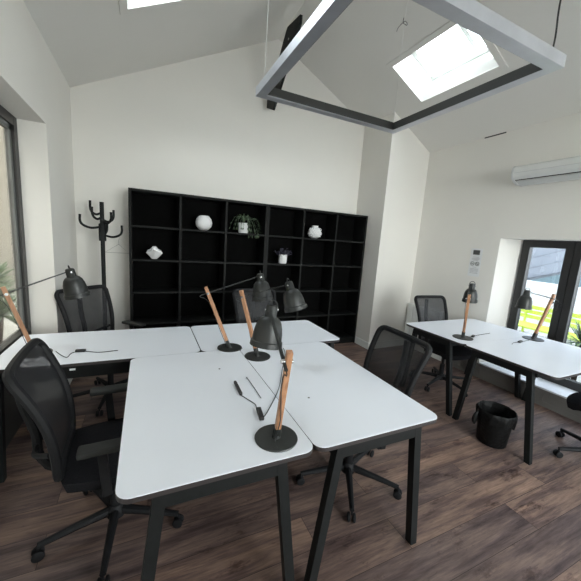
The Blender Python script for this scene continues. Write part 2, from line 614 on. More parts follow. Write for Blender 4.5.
# skylights: shaft + window + architrave, structure
wi = 1
for sd, x0, x1, y0, y1 in SKYLIGHTS:
    sg = SL if sd == 'L' else -SL
    xm, ym = (x0 + x1) / 2, (y0 + y1) / 2
    xax = Vector((1, 0, sg)).normalized()
    yax = Vector((0, 1, 0))
    zax = xax.cross(yax).normalized()
    rot = Matrix((xax, yax, zax)).transposed()
    c = Vector((xm, ym, zc(xm)))
    hx = (x1 - x0) / 2 / cs
    hy = (y1 - y0) / 2

    def P(a, b, h):
        return c + xax * a + yax * b + zax * h
    m = MB()
    for s1 in (-1, 1):
        m.box(P(s1 * (hx + 0.015), 0, 0.19), (0.03, 2 * hy + 0.06, 0.38), rot)
        m.box(P(0, s1 * (hy + 0.015), 0.19), (2 * hx, 0.03, 0.38), rot)
    fr = struct(m.build('window_%d' % wi, 'trim'))
    m = MB()
    for s1 in (-1, 1):
        m.box(P(s1 * (hx + 0.03), 0, -0.006), (0.06, 2 * hy + 0.12, 0.012), rot)
        m.box(P(0, s1 * (hy + 0.03), -0.006), (2 * hx, 0.06, 0.012), rot)
    struct(m.build('trim_%d' % wi, 'ceiling'))
    m = MB()
    for s1 in (-1, 1):
        m.box(P(s1 * (hx - 0.03), 0, 0.33), (0.05, 2 * hy, 0.06), rot, bev=0.006)
        m.box(P(0, s1 * (hy - 0.03), 0.33), (2 * hx - 0.12, 0.05, 0.06), rot, bev=0.006)
    m.box(P(0, -hy * 0.30, 0.33), (2 * hx - 0.1, 0.05, 0.05), rot, bev=0.006)
    m.build('sash', 'trim', fr)
    m = MB().box(P(0, 0, 0.345), (2 * hx - 0.08, 2 * hy - 0.08, 0.006), rot)
    m.build('pane', 'glass', fr)
    wi += 1

# ---- right window: black frame, mullions
y0, y1, z0, z1 = RW
XF = XR + 0.28
m = MB()
m.ext(XF, XF + 0.07, y1 - 0.085, y1, z0, z1)
m.ext(XF, XF + 0.07, y0, y0 + 0.08, z0, z1)
m.ext(XF + 0.001, XF + 0.069, y0 + 0.08, y1 - 0.085, z1 - 0.085, z1)
m.ext(XF + 0.001, XF + 0.069, y0 + 0.08, y1 - 0.085, z0, z0 + 0.09)
for ym in (1.755, 1.08, 0.35, -0.4, -1.1):
    m.ext(XF - 0.004, XF + 0.07, ym - 0.075, ym - 0.004, z0, z1)
    m.ext(XF - 0.004, XF + 0.07, ym + 0.004, ym + 0.075, z0, z1)
    m.ext(XF + 0.01, XF + 0.06, ym - 0.01, ym + 0.01, z0, z1)
rw = struct(m.build('window_5', 'frameblk'))
edges = [y1 - 0.085, 1.83, 1.68, 1.155, 1.005, 0.425, 0.275, -0.325, -0.475, -1.025, -1.175, y0 + 0.08]
for k in range(0, 12, 2):
    MB().ext(XF + 0.03, XF + 0.036, edges[k + 1] - 0.005, edges[k] + 0.005, z0 + 0.08, z1 - 0.08).build('pane', 'dimglass_right', rw)
m = MB().box((XF - 0.012, 1.80, 1.06), (0.02, 0.022, 0.11), bev=0.004)
m.box((XF - 0.03, 1.80, 1.09), (0.02, 0.12, 0.018), bev=0.004)
m.build('handle', 'frameblk', rw)
# ledge on top of the plinth
struct(MB().ext(XR - 0.016, XF, y0, y1 + 0.09, z0 - 0.012, z0 + 0.004).build('trim_10', 'ledge'))
# grey plinth front with routed panels
m = MB().ext(XR - 0.012, XR + 0.01, y0, 2.9, 0.0, z0 - 0.013)
yy = 2.75
while yy > y0 + 0.5:
    for (a, b, c2, d) in ((yy - 0.42, yy, 0.050, 0.056), (yy - 0.42, yy, 0.135, 0.141)):
        m.ext(XR - 0.017, XR - 0.010, a, b, c2, d)
    for a in (yy - 0.42, yy):
        m.ext(XR - 0.017, XR - 0.010, a - 0.004, a + 0.004, 0.050, 0.141)
    yy -= 0.56
struct(m.build('trim_11', 'grey_panel'))

# ---- glazed front, unseen, added behind the camera to bring in daylight
m = MB()
for xx in (NW[0] + 0.03, 2.25, NW[1] - 0.03):
    m.ext(xx - 0.03, xx + 0.03, YN - 0.10, YN - 0.04, NW[2], NW[3])
m.ext(NW[0], NW[1], YN - 0.10, YN - 0.04, NW[3] - 0.06, NW[3])
m.ext(NW[0], NW[1], YN - 0.10, YN - 0.04, NW[2], NW[2] + 0.06)
nw = struct(m.build('window_7', 'frameblk'))
for a, b in ((NW[0] + 0.05, 2.23), (2.27, NW[1] - 0.05)):
    MB().ext(a, b, YN - 0.075, YN - 0.069, NW[2] + 0.05, NW[3] - 0.05).build('pane', 'glass', nw)

# ---- left window
y0, y1, z0, z1 = LW
XG = XL - 0.185
m = MB()
m.ext(XG - 0.06, XG, y1 - 0.07, y1, z0, z1)
m.ext(XG - 0.06, XG, y0, y0 + 0.07, z0, z1)
m.ext(XG - 0.059, XG - 0.001, y0 + 0.07, y1 - 0.07, z1 - 0.07, z1)
m.ext(XG - 0.059, XG - 0.001, y0 + 0.07, y1 - 0.07, z0, 0.70)
lw = struct(m.build('window_6', 'frameblk'))
m = MB()
for a, b in ((y0 + 0.07, y1 - 0.07),):
    m.ext(XG - 0.05, XG - 0.02, b - 0.035, b, 0.70, z1 - 0.07)
    m.ext(XG - 0.05, XG - 0.02, a, a + 0.035, 0.70, z1 - 0.07)
    m.ext(XG - 0.05, XG - 0.02, a, b, z1 - 0.105, z1 - 0.07)
m.build('sash', mat('grey_window_seal', (0.16, 0.165, 0.16), 0.5), lw)
for a, b in ((y0 + 0.10, y1 - 0.10),):
    MB().ext(XG - 0.04, XG - 0.034, a, b, 0.69, z1 - 0.09).build('pane', 'dimglass_left', lw)

# ---- baseboards
hb = 0.105
struct(MB().ext(XL + 0.0, -0.176, YB - 0.014, YB, 0, hb).build('baseboard_back', 'trim'))
m = MB().prism([(cx0 - 0.012, cy0 - 0.014, 0), (XR, cy0 + 0.016, 0), (XR, cy0 + 0.031, 0), (cx0, cy0, 0)], (0, 0, hb))
m.prism([(cx0 - 0.014, cy0 - 0.012, 0), (cx0, cy0, 0), (cx0 - 0.004, YS_ - 0.003, 0), (cx0 - 0.018, YS_ - 0.003, 0)], (0, 0, hb))
struct(m.build('baseboard_column', 'trim'))
struct(MB().ext(XR - 0.014, XR, 2.9, cy0 + 0.016, 0, hb).build('baseboard_right', 'trim'))
struct(MB().ext(XL, XL + 0.014, YN, 1.75, 0, hb).ext(XL, XL + 0.014, 3.245, YB - 0.014, 0, hb).build('baseboard_left', 'trim'))

# ================================================================== OUTSIDE
struct(MB().ext(XR + 0.4, 16, -14, 14, -0.25, -0.15).build('ground', 'paving'))
struct(MB().ext(-6, XR + 0.4, -14, YN - 0.22, -0.25, -0.15).build('ground_front', 'paving'))
struct(MB().ext(-6, XL - 0.28, -6, 14, -0.25, -0.15).build('ground_left', 'paving'))
o = MB().ext(-3.1, -2.9, -3, 16, -0.2, 4.8).build('courtyard_wall', 'beige')
tag(o, 'beige rendered courtyard wall outside the left window', 'wall')
# right: white boundary wall, pale stepped sheet roof above
o = MB().ext(8.0, 8.2, 0.0, 7.5, -0.2, 1.02).build('garden_wall', 'renderwhite')
tag(o, 'white garden wall behind the lime bench outside the right window', 'wall')
bl = thing('neighbour_building', 'pale grey building with sloping stepped roof sheets outside the right window', 'building', (8.6, 4, -0.2))
dy, dz = -0.66, 0.25
L = 6.0
u = Vector((0, dy, dz)).normalized()
base0 = Vector((0, 2.2, 0.95))
for k in range(4):
    a = Vector((0.05 * k, 2.6, 0.42 + 0.26 * k))
    p0 = a - Vector((0, 0, 0.13))
    q = a + u * L
    mm = MB().prism([a, q, q + Vector((0, 0, 0.245)), a + Vector((0, 0, 0.245))], (0.5, 0, 0))
    mm.build('roof_sheet', 'siding', bl)
for k in range(5):
    a = Vector((-0.03 + 0.05 * k, 2.6, 0.405 + 0.26 * k))
    q = a + u * L
    MB().prism([a, q, q + Vector((0, 0, 0.02)), a + Vector((0, 0, 0.02))], (0.03, 0, 0)).build('sheet_joint', 'joint', bl)
MB().ext(0.0, 1.0, -5, 3.2, 0, 0.5).build('lower_wall', 'renderwhite', bl)
bt = thing('distant_block', 'pale teal distant building heightened to block sky, with a red chimney panel, seen at top of right window', 'building', (14, 7.2, -0.2))
MB().ext(0, 1, -7, 0.7, 0, 7.0).build('facade', 'tealglass', bt)  # extended upward out of view to block sky light at the right window
MB().ext(-0.1, 0.0, -0.35, 0.12, 2.0, 2.6).build('chimney_panel', 'brick', bt)  # flat red panel standing for a chimney

# lime bench and table
bn = thing('garden_bench', 'lime green slatted garden bench outside the right window', 'bench', (6.25, 2.75, -0.15), 0.0)
for k in range(4):
    MB().ext(-0.30 + 0.12 * k, -0.20 + 0.12 * k, -0.6, 0.6, 0.50, 0.53).build('seat_slat', 'lime', bn)
for k in range(3):
    MB().ext(0.20, 0.225, -0.6, 0.6, 0.60 + 0.09 * k, 0.665 + 0.09 * k).build('back_slat', 'lime', bn)
for sx in (-0.26, 0.2):
    for sy in (-0.5, 0.5):
        MB().bar((sx, sy, 0), (sx, sy, 0.5 if sx < 0 else 0.84), 0.03, 0.03).build('leg', 'lime', bn)


def leaf_blade(m, base, d, length, width, droop, n=5):
    base = Vector(base)
    d = Vector(d).normalized()
    side = d.cross(Vector((0, 0, 1)))
    if side.length < 0.05:
        side = Vector((1, 0, 0))
    side.normalize()
    pr = None
    for i in range(n + 1):
        t = i / n
        c = base + d * length * t + Vector((0, 0, -droop * t * t))
        w = width * (math.sin(PI * min(1, 0.12 + t * 0.88)) ** 0.8) * 0.5 + 0.0005
        a, b = m.bm.verts.new(c - side * w), m.bm.verts.new(c + side * w)
        if pr:
            m.bm.faces.new((pr[0], pr[1], b, a))
        pr = (a, b)


def spiky_plant(name, label, loc, n, length, width, trunk, mt, seed, cat='plant', dr=0.35, heads=((0, 0, 1.0),)):
    rnd = random.Random(seed)
    t = thing(name, label, cat, loc)
    m = MB()
    for hx, hy, hk in heads:
        for k in range(n):
            az = rnd.uniform(0, 2 * PI)
            el = rnd.uniform(-0.1, 1.35)
            d = (math.cos(az) * math.cos(el), math.sin(az) * math.cos(el), math.sin(el))
            leaf_blade(m, (hx, hy, trunk * hk), d, length * rnd.uniform(0.7, 1.1), width, length * dr * rnd.uniform(0.3, 1))
    m.build('foliage', mt, t)
    m = MB()
    for hx, hy, hk in heads:
        m.tube([(0, 0, 0), (hx * 0.5, hy * 0.5, trunk * hk * 0.5), (hx, hy, trunk * hk)], 0.03, 8)
    m.build('stem', 'soil', t)
    return t


spiky_plant('yucca', 'spiky green yucca outside the left window', (-1.75, 5.05, -0.15), 75, 0.42, 0.05, 0.95, 'palm', 3,
            heads=((0, 0, 1.0), (0.15, -0.3, 0.62), (-0.1, 0.35, 0.75)))
spiky_plant('grassy_shrub', 'spiky green shrub just outside the right window pane', (4.85, 1.78, -0.15), 90, 0.36, 0.022, 0.72, 'palm', 5,
            heads=((0, 0, 1.0), (0.1, -0.35, 0.95)))
spiky_plant('grassy_shrub', 'low grassy shrub between the lime bench and the window', (5.4, 2.05, -0.15), 70, 0.3, 0.02, 0.4, 'palm', 9)

# ================================================================== BOOKCASES
XS0, XS1, YS, ZS = -0.172, 3.087 - 0.012, 3.913, 2.02
PW = 0.5432 - 0.002
rows = [1.625, 1.245, 0.868, 0.490, 0.095]


def bookcase(x0, label):
    t = thing('bookcase', label, 'bookcase', (x0, YS, 0), 0, 'black cube bookcases on the back wall')
    wd = 3 * PW
    D = YB - 0.02 - YS
    MB().ext(0, wd, 0, D, ZS - 0.028, ZS, bev=0.002).build('top_panel', 'shelf', t)
    MB().ext(0, 0.028, 0, D, 0, ZS - 0.028, bev=0.002).build('side_panel', 'shelf', t)
    MB().ext(wd - 0.028, wd, 0, D, 0, ZS - 0.028, bev=0.002).build('side_panel', 'shelf', t)
    for k in (1, 2):
        MB().ext(k * PW - 0.013, k * PW + 0.013, 0.004, D - 0.012, 0.095, ZS - 0.028, bev=0.002).build('divider', 'shelf', t)
    for z in rows:
        for k in range(3):
            a = 0.028 if k == 0 else k * PW + 0.013
            b = wd - 0.028 if k == 2 else (k + 1) * PW - 0.013
            MB().ext(a, b, 0.004, D - 0.012, z - 0.022, z, bev=0.002).build('shelf', 'shelf', t)
    MB().ext(0.028, wd - 0.028, 0.02, 0.035, 0, 0.073).build('plinth', 'shelf', t)
    MB().ext(0.028, wd - 0.028, D - 0.012, D, 0.0, ZS - 0.028).build('back_panel', 'shelfback', t)
    return t


bookcase(XS0, 'black cube bookcase, left unit holding the round white vase')
bookcase(XS0 + 3 * PW + 0.002, 'black cube bookcase, right unit beside the wall column')

# things on the shelves
YP = 4.03
o = MB().lathe([(0.032, 0), (0.06, 0.01), (0.092, 0.045), (0.102, 0.09), (0.092, 0.135), (0.066, 0.168), (0.052, 0.178), (0.045, 0.176), (0.05, 0.165), (0.0, 0.16)], 36, (0.655, YP, rows[0])).build('round_vase', 'white', None, True)
tag(o, 'round smooth white vase on the top row of the bookcase', 'vase')

# faceted origami-like vase
m = MB()
n = 6
prof = [(0.03, 0), (0.085, 0.075), (0.045, 0.12), (0.022, 0.148), (0.018, 0.15)]
rings = []
for j, (r, h) in enumerate(prof):
    rings.append([m.bm.verts.new((0.09 + (r + (0.02 if (j == 1 and k % 2) else 0)) * math.cos(2 * PI * (k + 0.5 * (j % 2)) / n), YP + r * math.sin(2 * PI * (k + 0.5 * (j % 2)) / n), rows[1] + h + (0.03 if (j == 1 and k % 2 == 0) else 0))) for k in range(n)])
for A, B in zip(rings, rings[1:]):
    for k in range(n):
        m.bm.faces.new((A[k], A[(k + 1) % n], B[k]))
        m.bm.faces.new((A[(k + 1) % n], B[(k + 1) % n], B[k]))
m.bm.faces.new(list(reversed(rings[0])))
m.bm.faces.new(rings[-1])
o = m.build('faceted_vase', 'white')
tag(o, 'small faceted white vase on the second row, far left cube', 'vase')

# textured vase with ears
t = thing('textured_vase', 'knobbly white vase with small looped handles on the top row', 'vase', (2.235, YP, rows[0]))
m = MB().lathe([(0.04, 0), (0.07, 0.02), (0.088, 0.065), (0.085, 0.11), (0.06, 0.15), (0.042, 0.165), (0.05, 0.182), (0.042, 0.18), (0.034, 0.16), (0, 0.155)], 32)
m.build('body', 'white', t, True)
m = MB()
for j in range(5):
    zz = 0.035 + j * 0.026
    rr = [0.080, 0.090, 0.089, 0.080, 0.066][j]
    for k in range(14):
        a = 2 * PI * (k + 0.5 * (j % 2)) / 14
        bmesh.ops.create_icosphere(m.bm, subdivisions=1, radius=0.014, matrix=Matrix.Translation((rr * math.cos(a), rr * math.sin(a), zz)))
m.build('knobs', 'white', t, True)
for sg in (-1, 1):
    for zz, rr in ((0.075, 0.09), (0.125, 0.08)):
        MB().tube([(sg * (rr - 0.005 + 0.022 * math.sin(PI * q / 6)), -0.02, zz + 0.022 * math.cos(PI * q / 6)) for q in range(7)], 0.005, 8).build('handle', 'white', t, True)


def pot(name, label, x, z, r, h):
    t = thing(name, label, 'potted plant', (x, YP - 0.02, z))
    MB().lathe([(r * 0.9, 0), (r, 0.01), (r, h), (r * 0.9, h), (r * 0.88, h - 0.015), (0, h - 0.015)], 28).build('pot', 'white', t, True)
    MB().lathe([(r * 0.87, h - 0.014), (r * 0.5, h - 0.006), (0, h - 0.004)], 20, caps=False).build('soil', 'soil', t, True)
    return t


t = pot('trailing_plant', 'trailing green plant in a small white pot on the top row', 1.155, rows[0], 0.062, 0.13)
rnd = random.Random(11)
m = MB()
for k in range(17):
    az = rnd.uniform(0, 2 * PI)
    ln = rnd.uniform(0.12, 0.26)
    pts = []
    for i in range(9):
        s_ = i / 8
        rad = ln * s_ * 0.85
        pts.append(Vector((math.cos(az) * rad, max(-0.11, min(0.1, math.sin(az) * rad)), 0.12 + 0.15 * s_ * (1 - s_) * 3.0 * rnd.uniform(0.9, 1.1) - 0.10 * s_ * s_ * (1.4 if math.cos(az) > 0.3 else 0.5))))
    for p_ in range(1, 9):
        d = (pts[p_] - pts[p_ - 1])
        for sg in (-1, 1):
            dd = d.normalized() + Vector((rnd.uniform(-.5, .5), rnd.uniform(-.5, .5), rnd.uniform(-.4, .5))) * 0.9
            leaf_blade(m, pts[p_], dd, 0.032, 0.014, 0.008, 2)
    m.tube(pts, 0.0015, 4)
# one long strand over the edge
pts = smoothpts([(0.04, -0.02, 0.12), (0.12, -0.06, 0.20), (0.175, -0.112, 0.13), (0.175, -0.13, 0.02), (0.155, -0.132, -0.045)], 6)
for i, q in enumerate(pts[1:]):
    for sg in (-1, 1):
        leaf_blade(m, q, (sg * 0.8, rnd.uniform(-.6, -.1), rnd.uniform(-.5, .2)), 0.035, 0.016, 0.008, 2)
m.tube(pts, 0.002, 5)
m.build('foliage', 'leaf', t)

t = pot('purple_plant', 'bushy dark purple plant in a small white pot on the second row', 1.745, rows[1], 0.06, 0.125)
m = MB()
for k in range(60):
    az = rnd.uniform(0, 2 * PI)
    el = rnd.uniform(0.15, 1.3)
    ln = rnd.uniform(0.05, 0.14)
    tip = Vector((math.cos(az) * math.cos(el) * ln * 1.1, math.sin(az) * math.cos(el) * ln * 0.8, 0.115 + math.sin(el) * ln * 0.75))
    m.tube([(0, 0, 0.11), tip], 0.0013, 4)
    for q in range(4):
        leaf_blade(m, tip, (rnd.uniform(-1, 1), rnd.uniform(-1, 1), rnd.uniform(-.3, 1)), 0.03, 0.018, 0.006, 2)
m.build('foliage', 'darkleaf', t)

# ================================================================== DESKS
DZ = 0.74


def rrect(w, l, r, seg=6):
    pts = []
    for cx, cy, a0 in ((w - r, r, -PI / 2), (w - r, l - r, 0), (r, l - r, PI / 2), (r, r, PI)):
        for k in range(seg + 1):
            a = a0 + (PI / 2) * k / seg
            pts.append((cx + r * math.cos(a), cy + r * math.sin(a)))
    return pts


def desk(label, loc, w, l, rz, group, tray=False, ins=(0.135, 0.155, 0.050, 0.060)):
    """origin at one floor corner; w across (local x), l along local y; trestle ends at y=0 and y=l"""
    t = thing('desk', label, 'desk', loc, rz, group)
    g = 0.002
    P_ = rrect(w - 2 * g, l - 2 * g, 0.05)
    MB().prism([(x + g, y + g, DZ - 0.003) for x, y in P_], (0, 0, 0.003)).build('tabletop', 'desk', t)
    MB().prism([(x + g, y + g, DZ - 0.022) for x, y in P_], (0, 0, 0.0188)).build('underside_board', 'desk_edge', t)
    zt = DZ - 0.022
    for yy, sgn in ((0.025, 1), (l - 0.025, -1)):
        MB().ext(ins[0] - 0.018, w - ins[1] + 0.018, yy - 0.0185, yy + 0.0185, zt - 0.055, zt, bev=0.003).build('end_rail', 'blk', t)
        for side in (0, 1):
            xt = ins[0] if side == 0 else w - ins[1]
            xb = ins[2] if side == 0 else w - ins[3]
            hw = 0.021
            m = MB().prism([(xb - hw, yy - 0.02, 0), (xb + hw, yy - 0.02, 0), (xt + hw, yy - 0.02, zt), (xt - hw, yy - 0.02, zt)], (0, 0.04, 0))
            m.build('leg', 'blk', t)
    for xx in (0.16, w - 0.16):
        MB().ext(xx - 0.02, xx + 0.02, 0.046, l - 0.046, zt - 0.045, zt - 0.001).build('side_rail', 'blk', t)
    if tray:
        MB().ext(0.10, 0.118, 0.15, l - 0.15, zt - 0.12, zt - 0.001, bev=0.002).build('modesty_panel', 'blk', t)
    return t


X0, Y0, DW, DL = -0.098, 0.970, 0.732, 1.212
G1 = 'white desks of the central bench'
G2 = 'white desks of the row in front of the bookcase'
G3 = 'white desks by the right window'
desk('nearest white desk, left half of the central pair', (X0, Y0, 0), DW, DL, 0, G1)
desk('white desk, right half of the central pair, with a plain empty surface', (X0 + DW, Y0, 0), DW, DL, 0, G1, ins=(0.125, 0.155, 0.035, 0.060))
# back row: trestle ends face left/right
YB0 = Y0 + DL + 0.001
BD = 0.672
desk('white desk against the left window behind the left chair', (0.358, YB0, 0), BD, 1.20, PI / 2, G2, True)
desk('white desk in front of the bookcase behind the central pair', (1.576, YB0, 0), BD, 1.215, PI / 2, G2)
XC0, YC0 = 2.655, 1.062
desk('right-hand white desk nearest the black waste bin', (XC0 + 1.178, YC0, 0), DW, 1.178, PI / 2, G3, ins=(0.18, 0.115, 0.075, 0.024))
desk('white desk by the right wall with the mesh chair behind it', (XC0 + 1.178, YC0 + DW, 0), DW, 1.178, PI / 2, G3, ins=(0.165, 0.155, 0.045, 0.060))

# small cable clips and label under the left desk edge
o = MB().box((-0.42, YB0 + 0.012, DZ - 0.045), (0.03, 0.004, 0.012)).build('price_sticker', 'paper')
tag(o, 'tiny white sticker under the front edge of the left desk', 'sticker')


# ================================================================== LAMPS
def lamp(label, bx, by, az, lean, el, P=0.47, A=0.37, tilt=15, tail=0.05, rs=1.0, side=0):
    """az: compass of the arm; the post leans the other way"""
    t = thing('desk_lamp', label, 'desk lamp', (bx, by, DZ), math.radians(az), 'dark desk lamps with pine posts')
    ln, el, tl = math.radians(lean), math.radians(el), math.radians(tilt)
    MB().lathe([(0.092, 0), (0.093, 0.003), (0.091, 0.0065), (0.0, 0.0065)], 48).build('base', 'lamp', t, True)
    up = Vector((-math.sin(ln), 0, math.cos(ln)))
    fw = Vector((math.cos(ln), 0, math.sin(ln)))
    m = MB().bar(Vector((0, 0, 0.006)), up * 0.065, 0.024, 0.030, up=(0, 1, 0), bev=0.003)
    m.lathe([(0.02, 0), (0.018, 0.012), (0, 0.012)], 20, (0, 0, 0.006))
    m.build('collar', 'lamp', t)
    MB().bar(up * 0.055, up * P, 0.0235, 0.0235, up=(0, 1, 0), bev=0.002).build('post', 'wood', t)
    pv = up * (P * 0.90)
    ad = Vector((math.cos(el), 0, math.sin(el)))
    sd = Vector((0, 0.0185, 0))
    H = pv + ad * A
    MB().bar(pv - ad * tail + sd, H + sd * 0.6, 0.006, 0.013, up=(0, 1, 0)).build('arm', 'lamp', t)
    m = MB().lathe([(0.009, -0.018), (0.009, 0.026), (0.006, 0.03)], 14, pv, (0, 1, 0))
    m.build('pivot_bolt', 'chrome', t)
    # shade axis: points down and outward
    ax = Vector((math.sin(tl), math.sin(math.radians(side)), -math.cos(tl))).normalized()
    m = MB().lathe([(0.0, -0.008), (0.022, -0.007), (0.0275, 0.002), (0.029, 0.052), (0.034, 0.058)], 24, H - ax * 0.01, ax, caps=False)
    m.build('shade_cap', 'lamp', t, True)
    pr = [(0.030, 0.038), (0.046, 0.044), (0.059, 0.060), (0.068, 0.086), (0.0735, 0.116), (0.0755, 0.146), (0.081, 0.149), (0.083, 0.172),
          (0.080, 0.172), (0.076, 0.150), (0.0705, 0.116), (0.065, 0.088), (0.056, 0.063), (0.044, 0.048), (0.028, 0.042)]
    pr = [(r * rs, 0.048 + (h - 0.038) * 1.08 * (0.5 + 0.5 * rs)) for r, h in pr]
    sh = MB().lathe(pr, 40, H - ax * 0.01, ax, caps=False).build('shade', 'lamp', t, True)
    # yoke loop on the cap and its two bolts
    m = MB()
    q = Vector((1, 0, 0)) * math.cos(tl) + Vector((0, 0, 1)) * math.sin(tl)
    m.tube([H + Vector((0, math.cos(a) * 0.026, 0)) - ax * (0.006 + math.sin(a) * 0.034) for a in [PI * k / 10 for k in range(11)]], 0.003, 8)
    m.build('yoke', 'lamp', t, True)
    m = MB()
    for s1 in (-1, 1):
        m.lathe([(0.0055, 0), (0.0055, 0.004), (0, 0.005)], 10, H + ax * 0.005 + Vector((0, s1 * 0.029, 0)), (0, s1, 0))
    m.build('shade_bolts', 'chrome', t)
    # flex running back from the pivot to the foot
    e0 = pv - ad * tail + sd
    pts = smoothpts([H - ad * 0.02 + sd, pv + ad * 0.05 + sd + Vector((0, 0, 0.004)), e0, e0 - ad * 0.010 - Vector((0, 0, 0.012)), pv * 0.90 - fw * 0.030 + sd, pv * 0.72 - fw * 0.018 + sd * 0.9, pv * 0.3 - fw * 0.018, Vector((-0.03, 0.012, 0.012)), Vector((-0.085, 0.01, 0.010))], 5)
    MB().tube(pts, 0.0022, 6).build('flex', 'cable', t, True)
    return t


lamp('nearest desk lamp on the front corner of the central desks', 0.501, 1.098, 80, 15, 19, P=0.45, A=0.37, tilt=-4, rs=0.95, side=7)
lamp('left lamp of the two side by side at the back of the central desks', 0.572, 2.215, -14, 22, 21, P=0.50, A=0.40, tilt=8, rs=0.94)
lamp('right lamp of the two side by side at the back of the central desks', 0.721, 1.997, -42, 18, 21, P=0.49, A=0.36, tilt=20, rs=0.95)
lamp('desk lamp by the left window, shade in front of a mesh chair', -0.66, 2.42, 20, 16, 22, P=0.465, A=0.35, tilt=12, rs=0.94)
lamp('desk lamp by the right wall with its shade behind its post', 2.85, 1.944, 32, 9, 26, P=0.45, A=0.26, tilt=5, rs=0.86)
lamp('desk lamp standing against the right window', 3.635, 1.721, 165, 17, 11, P=0.50, A=0.32, tilt=3, rs=0.86)


# desk cords
def cord(label, pts, r=0.0024, switch=None, plug=None, z=DZ + 0.003):
    t = thing('power_cord', label, 'cord', (pts[0][0], pts[0][1], DZ))
    o = Vector((pts[0][0], pts[0][1], DZ))
    P3 = [Vector((a[0], a[1], a[2] if len(a) > 2 else z)) - o for a in pts]
    MB().tube(smoothpts(P3, 6), r, 6).build('cable', 'cable', t, True)
    for nm, seg, w in (('inline_switch', switch, 0.024), ('plug', plug, 0.016)):
        if seg:
            a, b = [Vector((q[0], q[1], DZ + 0.0095)) - o for q in seg]
            MB().bar(a, b, w, 0.017, up=(0, 0, 1), bev=0.005).build(nm, 'cable', t)
    return t


cord('black lamp cord with inline switch curving over the central desk', [(0.97, 2.10), (0.93, 1.98), (0.80, 1.73), (0.68, 1.50), (0.545, 1.31), (0.495, 1.26), (0.492, 1.33), (0.50, 1.38), (0.478, 1.44), (0.458, 1.49)],
     switch=((0.50, 1.33), (0.485, 1.235)), plug=((0.457, 1.49), (0.462, 1.64)))
cord('thin dark cable lying straight on the central desk beside the seam', [(0.548, 1.69), (0.55, 1.56), (0.549, 1.43)], 0.002)
cord('cord with inline switch on the desk by the left window', [(-0.55, 2.42), (-0.50, 2.33), (-0.464, 2.288), (-0.455, 2.35), (-0.43, 2.38), (-0.37, 2.372), (-0.29, 2.335), (-0.182, 2.345)], switch=((-0.435, 2.383), (-0.375, 2.375)))
cord('short cord and switch behind the post of the right wall lamp', [(2.955, 1.945), (2.985, 1.935), (3.07, 1.955), (3.20, 1.97), (3.333, 1.98)], switch=((2.965, 1.925), (3.02, 1.945)))
cord('short cord and switch below the lamp at the right window', [(3.169, 1.662), (3.25, 1.69), (3.334, 1.682), (3.42, 1.692), (3.525, 1.70)], switch=((3.30, 1.676), (3.37, 1.69)))
for lab, x, y in (('small dark cable hole on the left central desk', 0.42, 1.86), ('small dark cable hole on the right central desk', 0.80, 1.36)):
    o = MB().lathe([(0.006, 0), (0.006, 0.0015), (0, 0.0015)], 12, (x, y, DZ)).build('cable_grommet', 'socket')
    tag(o, lab, 'grommet')


# ================================================================== CHAIRS (local: sitter faces +x, origin on the floor under the gas lift)
def back_point(y, z, hw=0.235):
    """curved surface of the back rest; z from 0.50 to 1.0"""
    k = max(-0.05, (z - 0.50) / 0.50)
    x = -0.215 - 0.135 * k + 0.05 * math.sin(PI * min(1, max(0, k))) * 0.8 + 0.014 * (y / 0.235) ** 2
    return Vector((x, y, z))


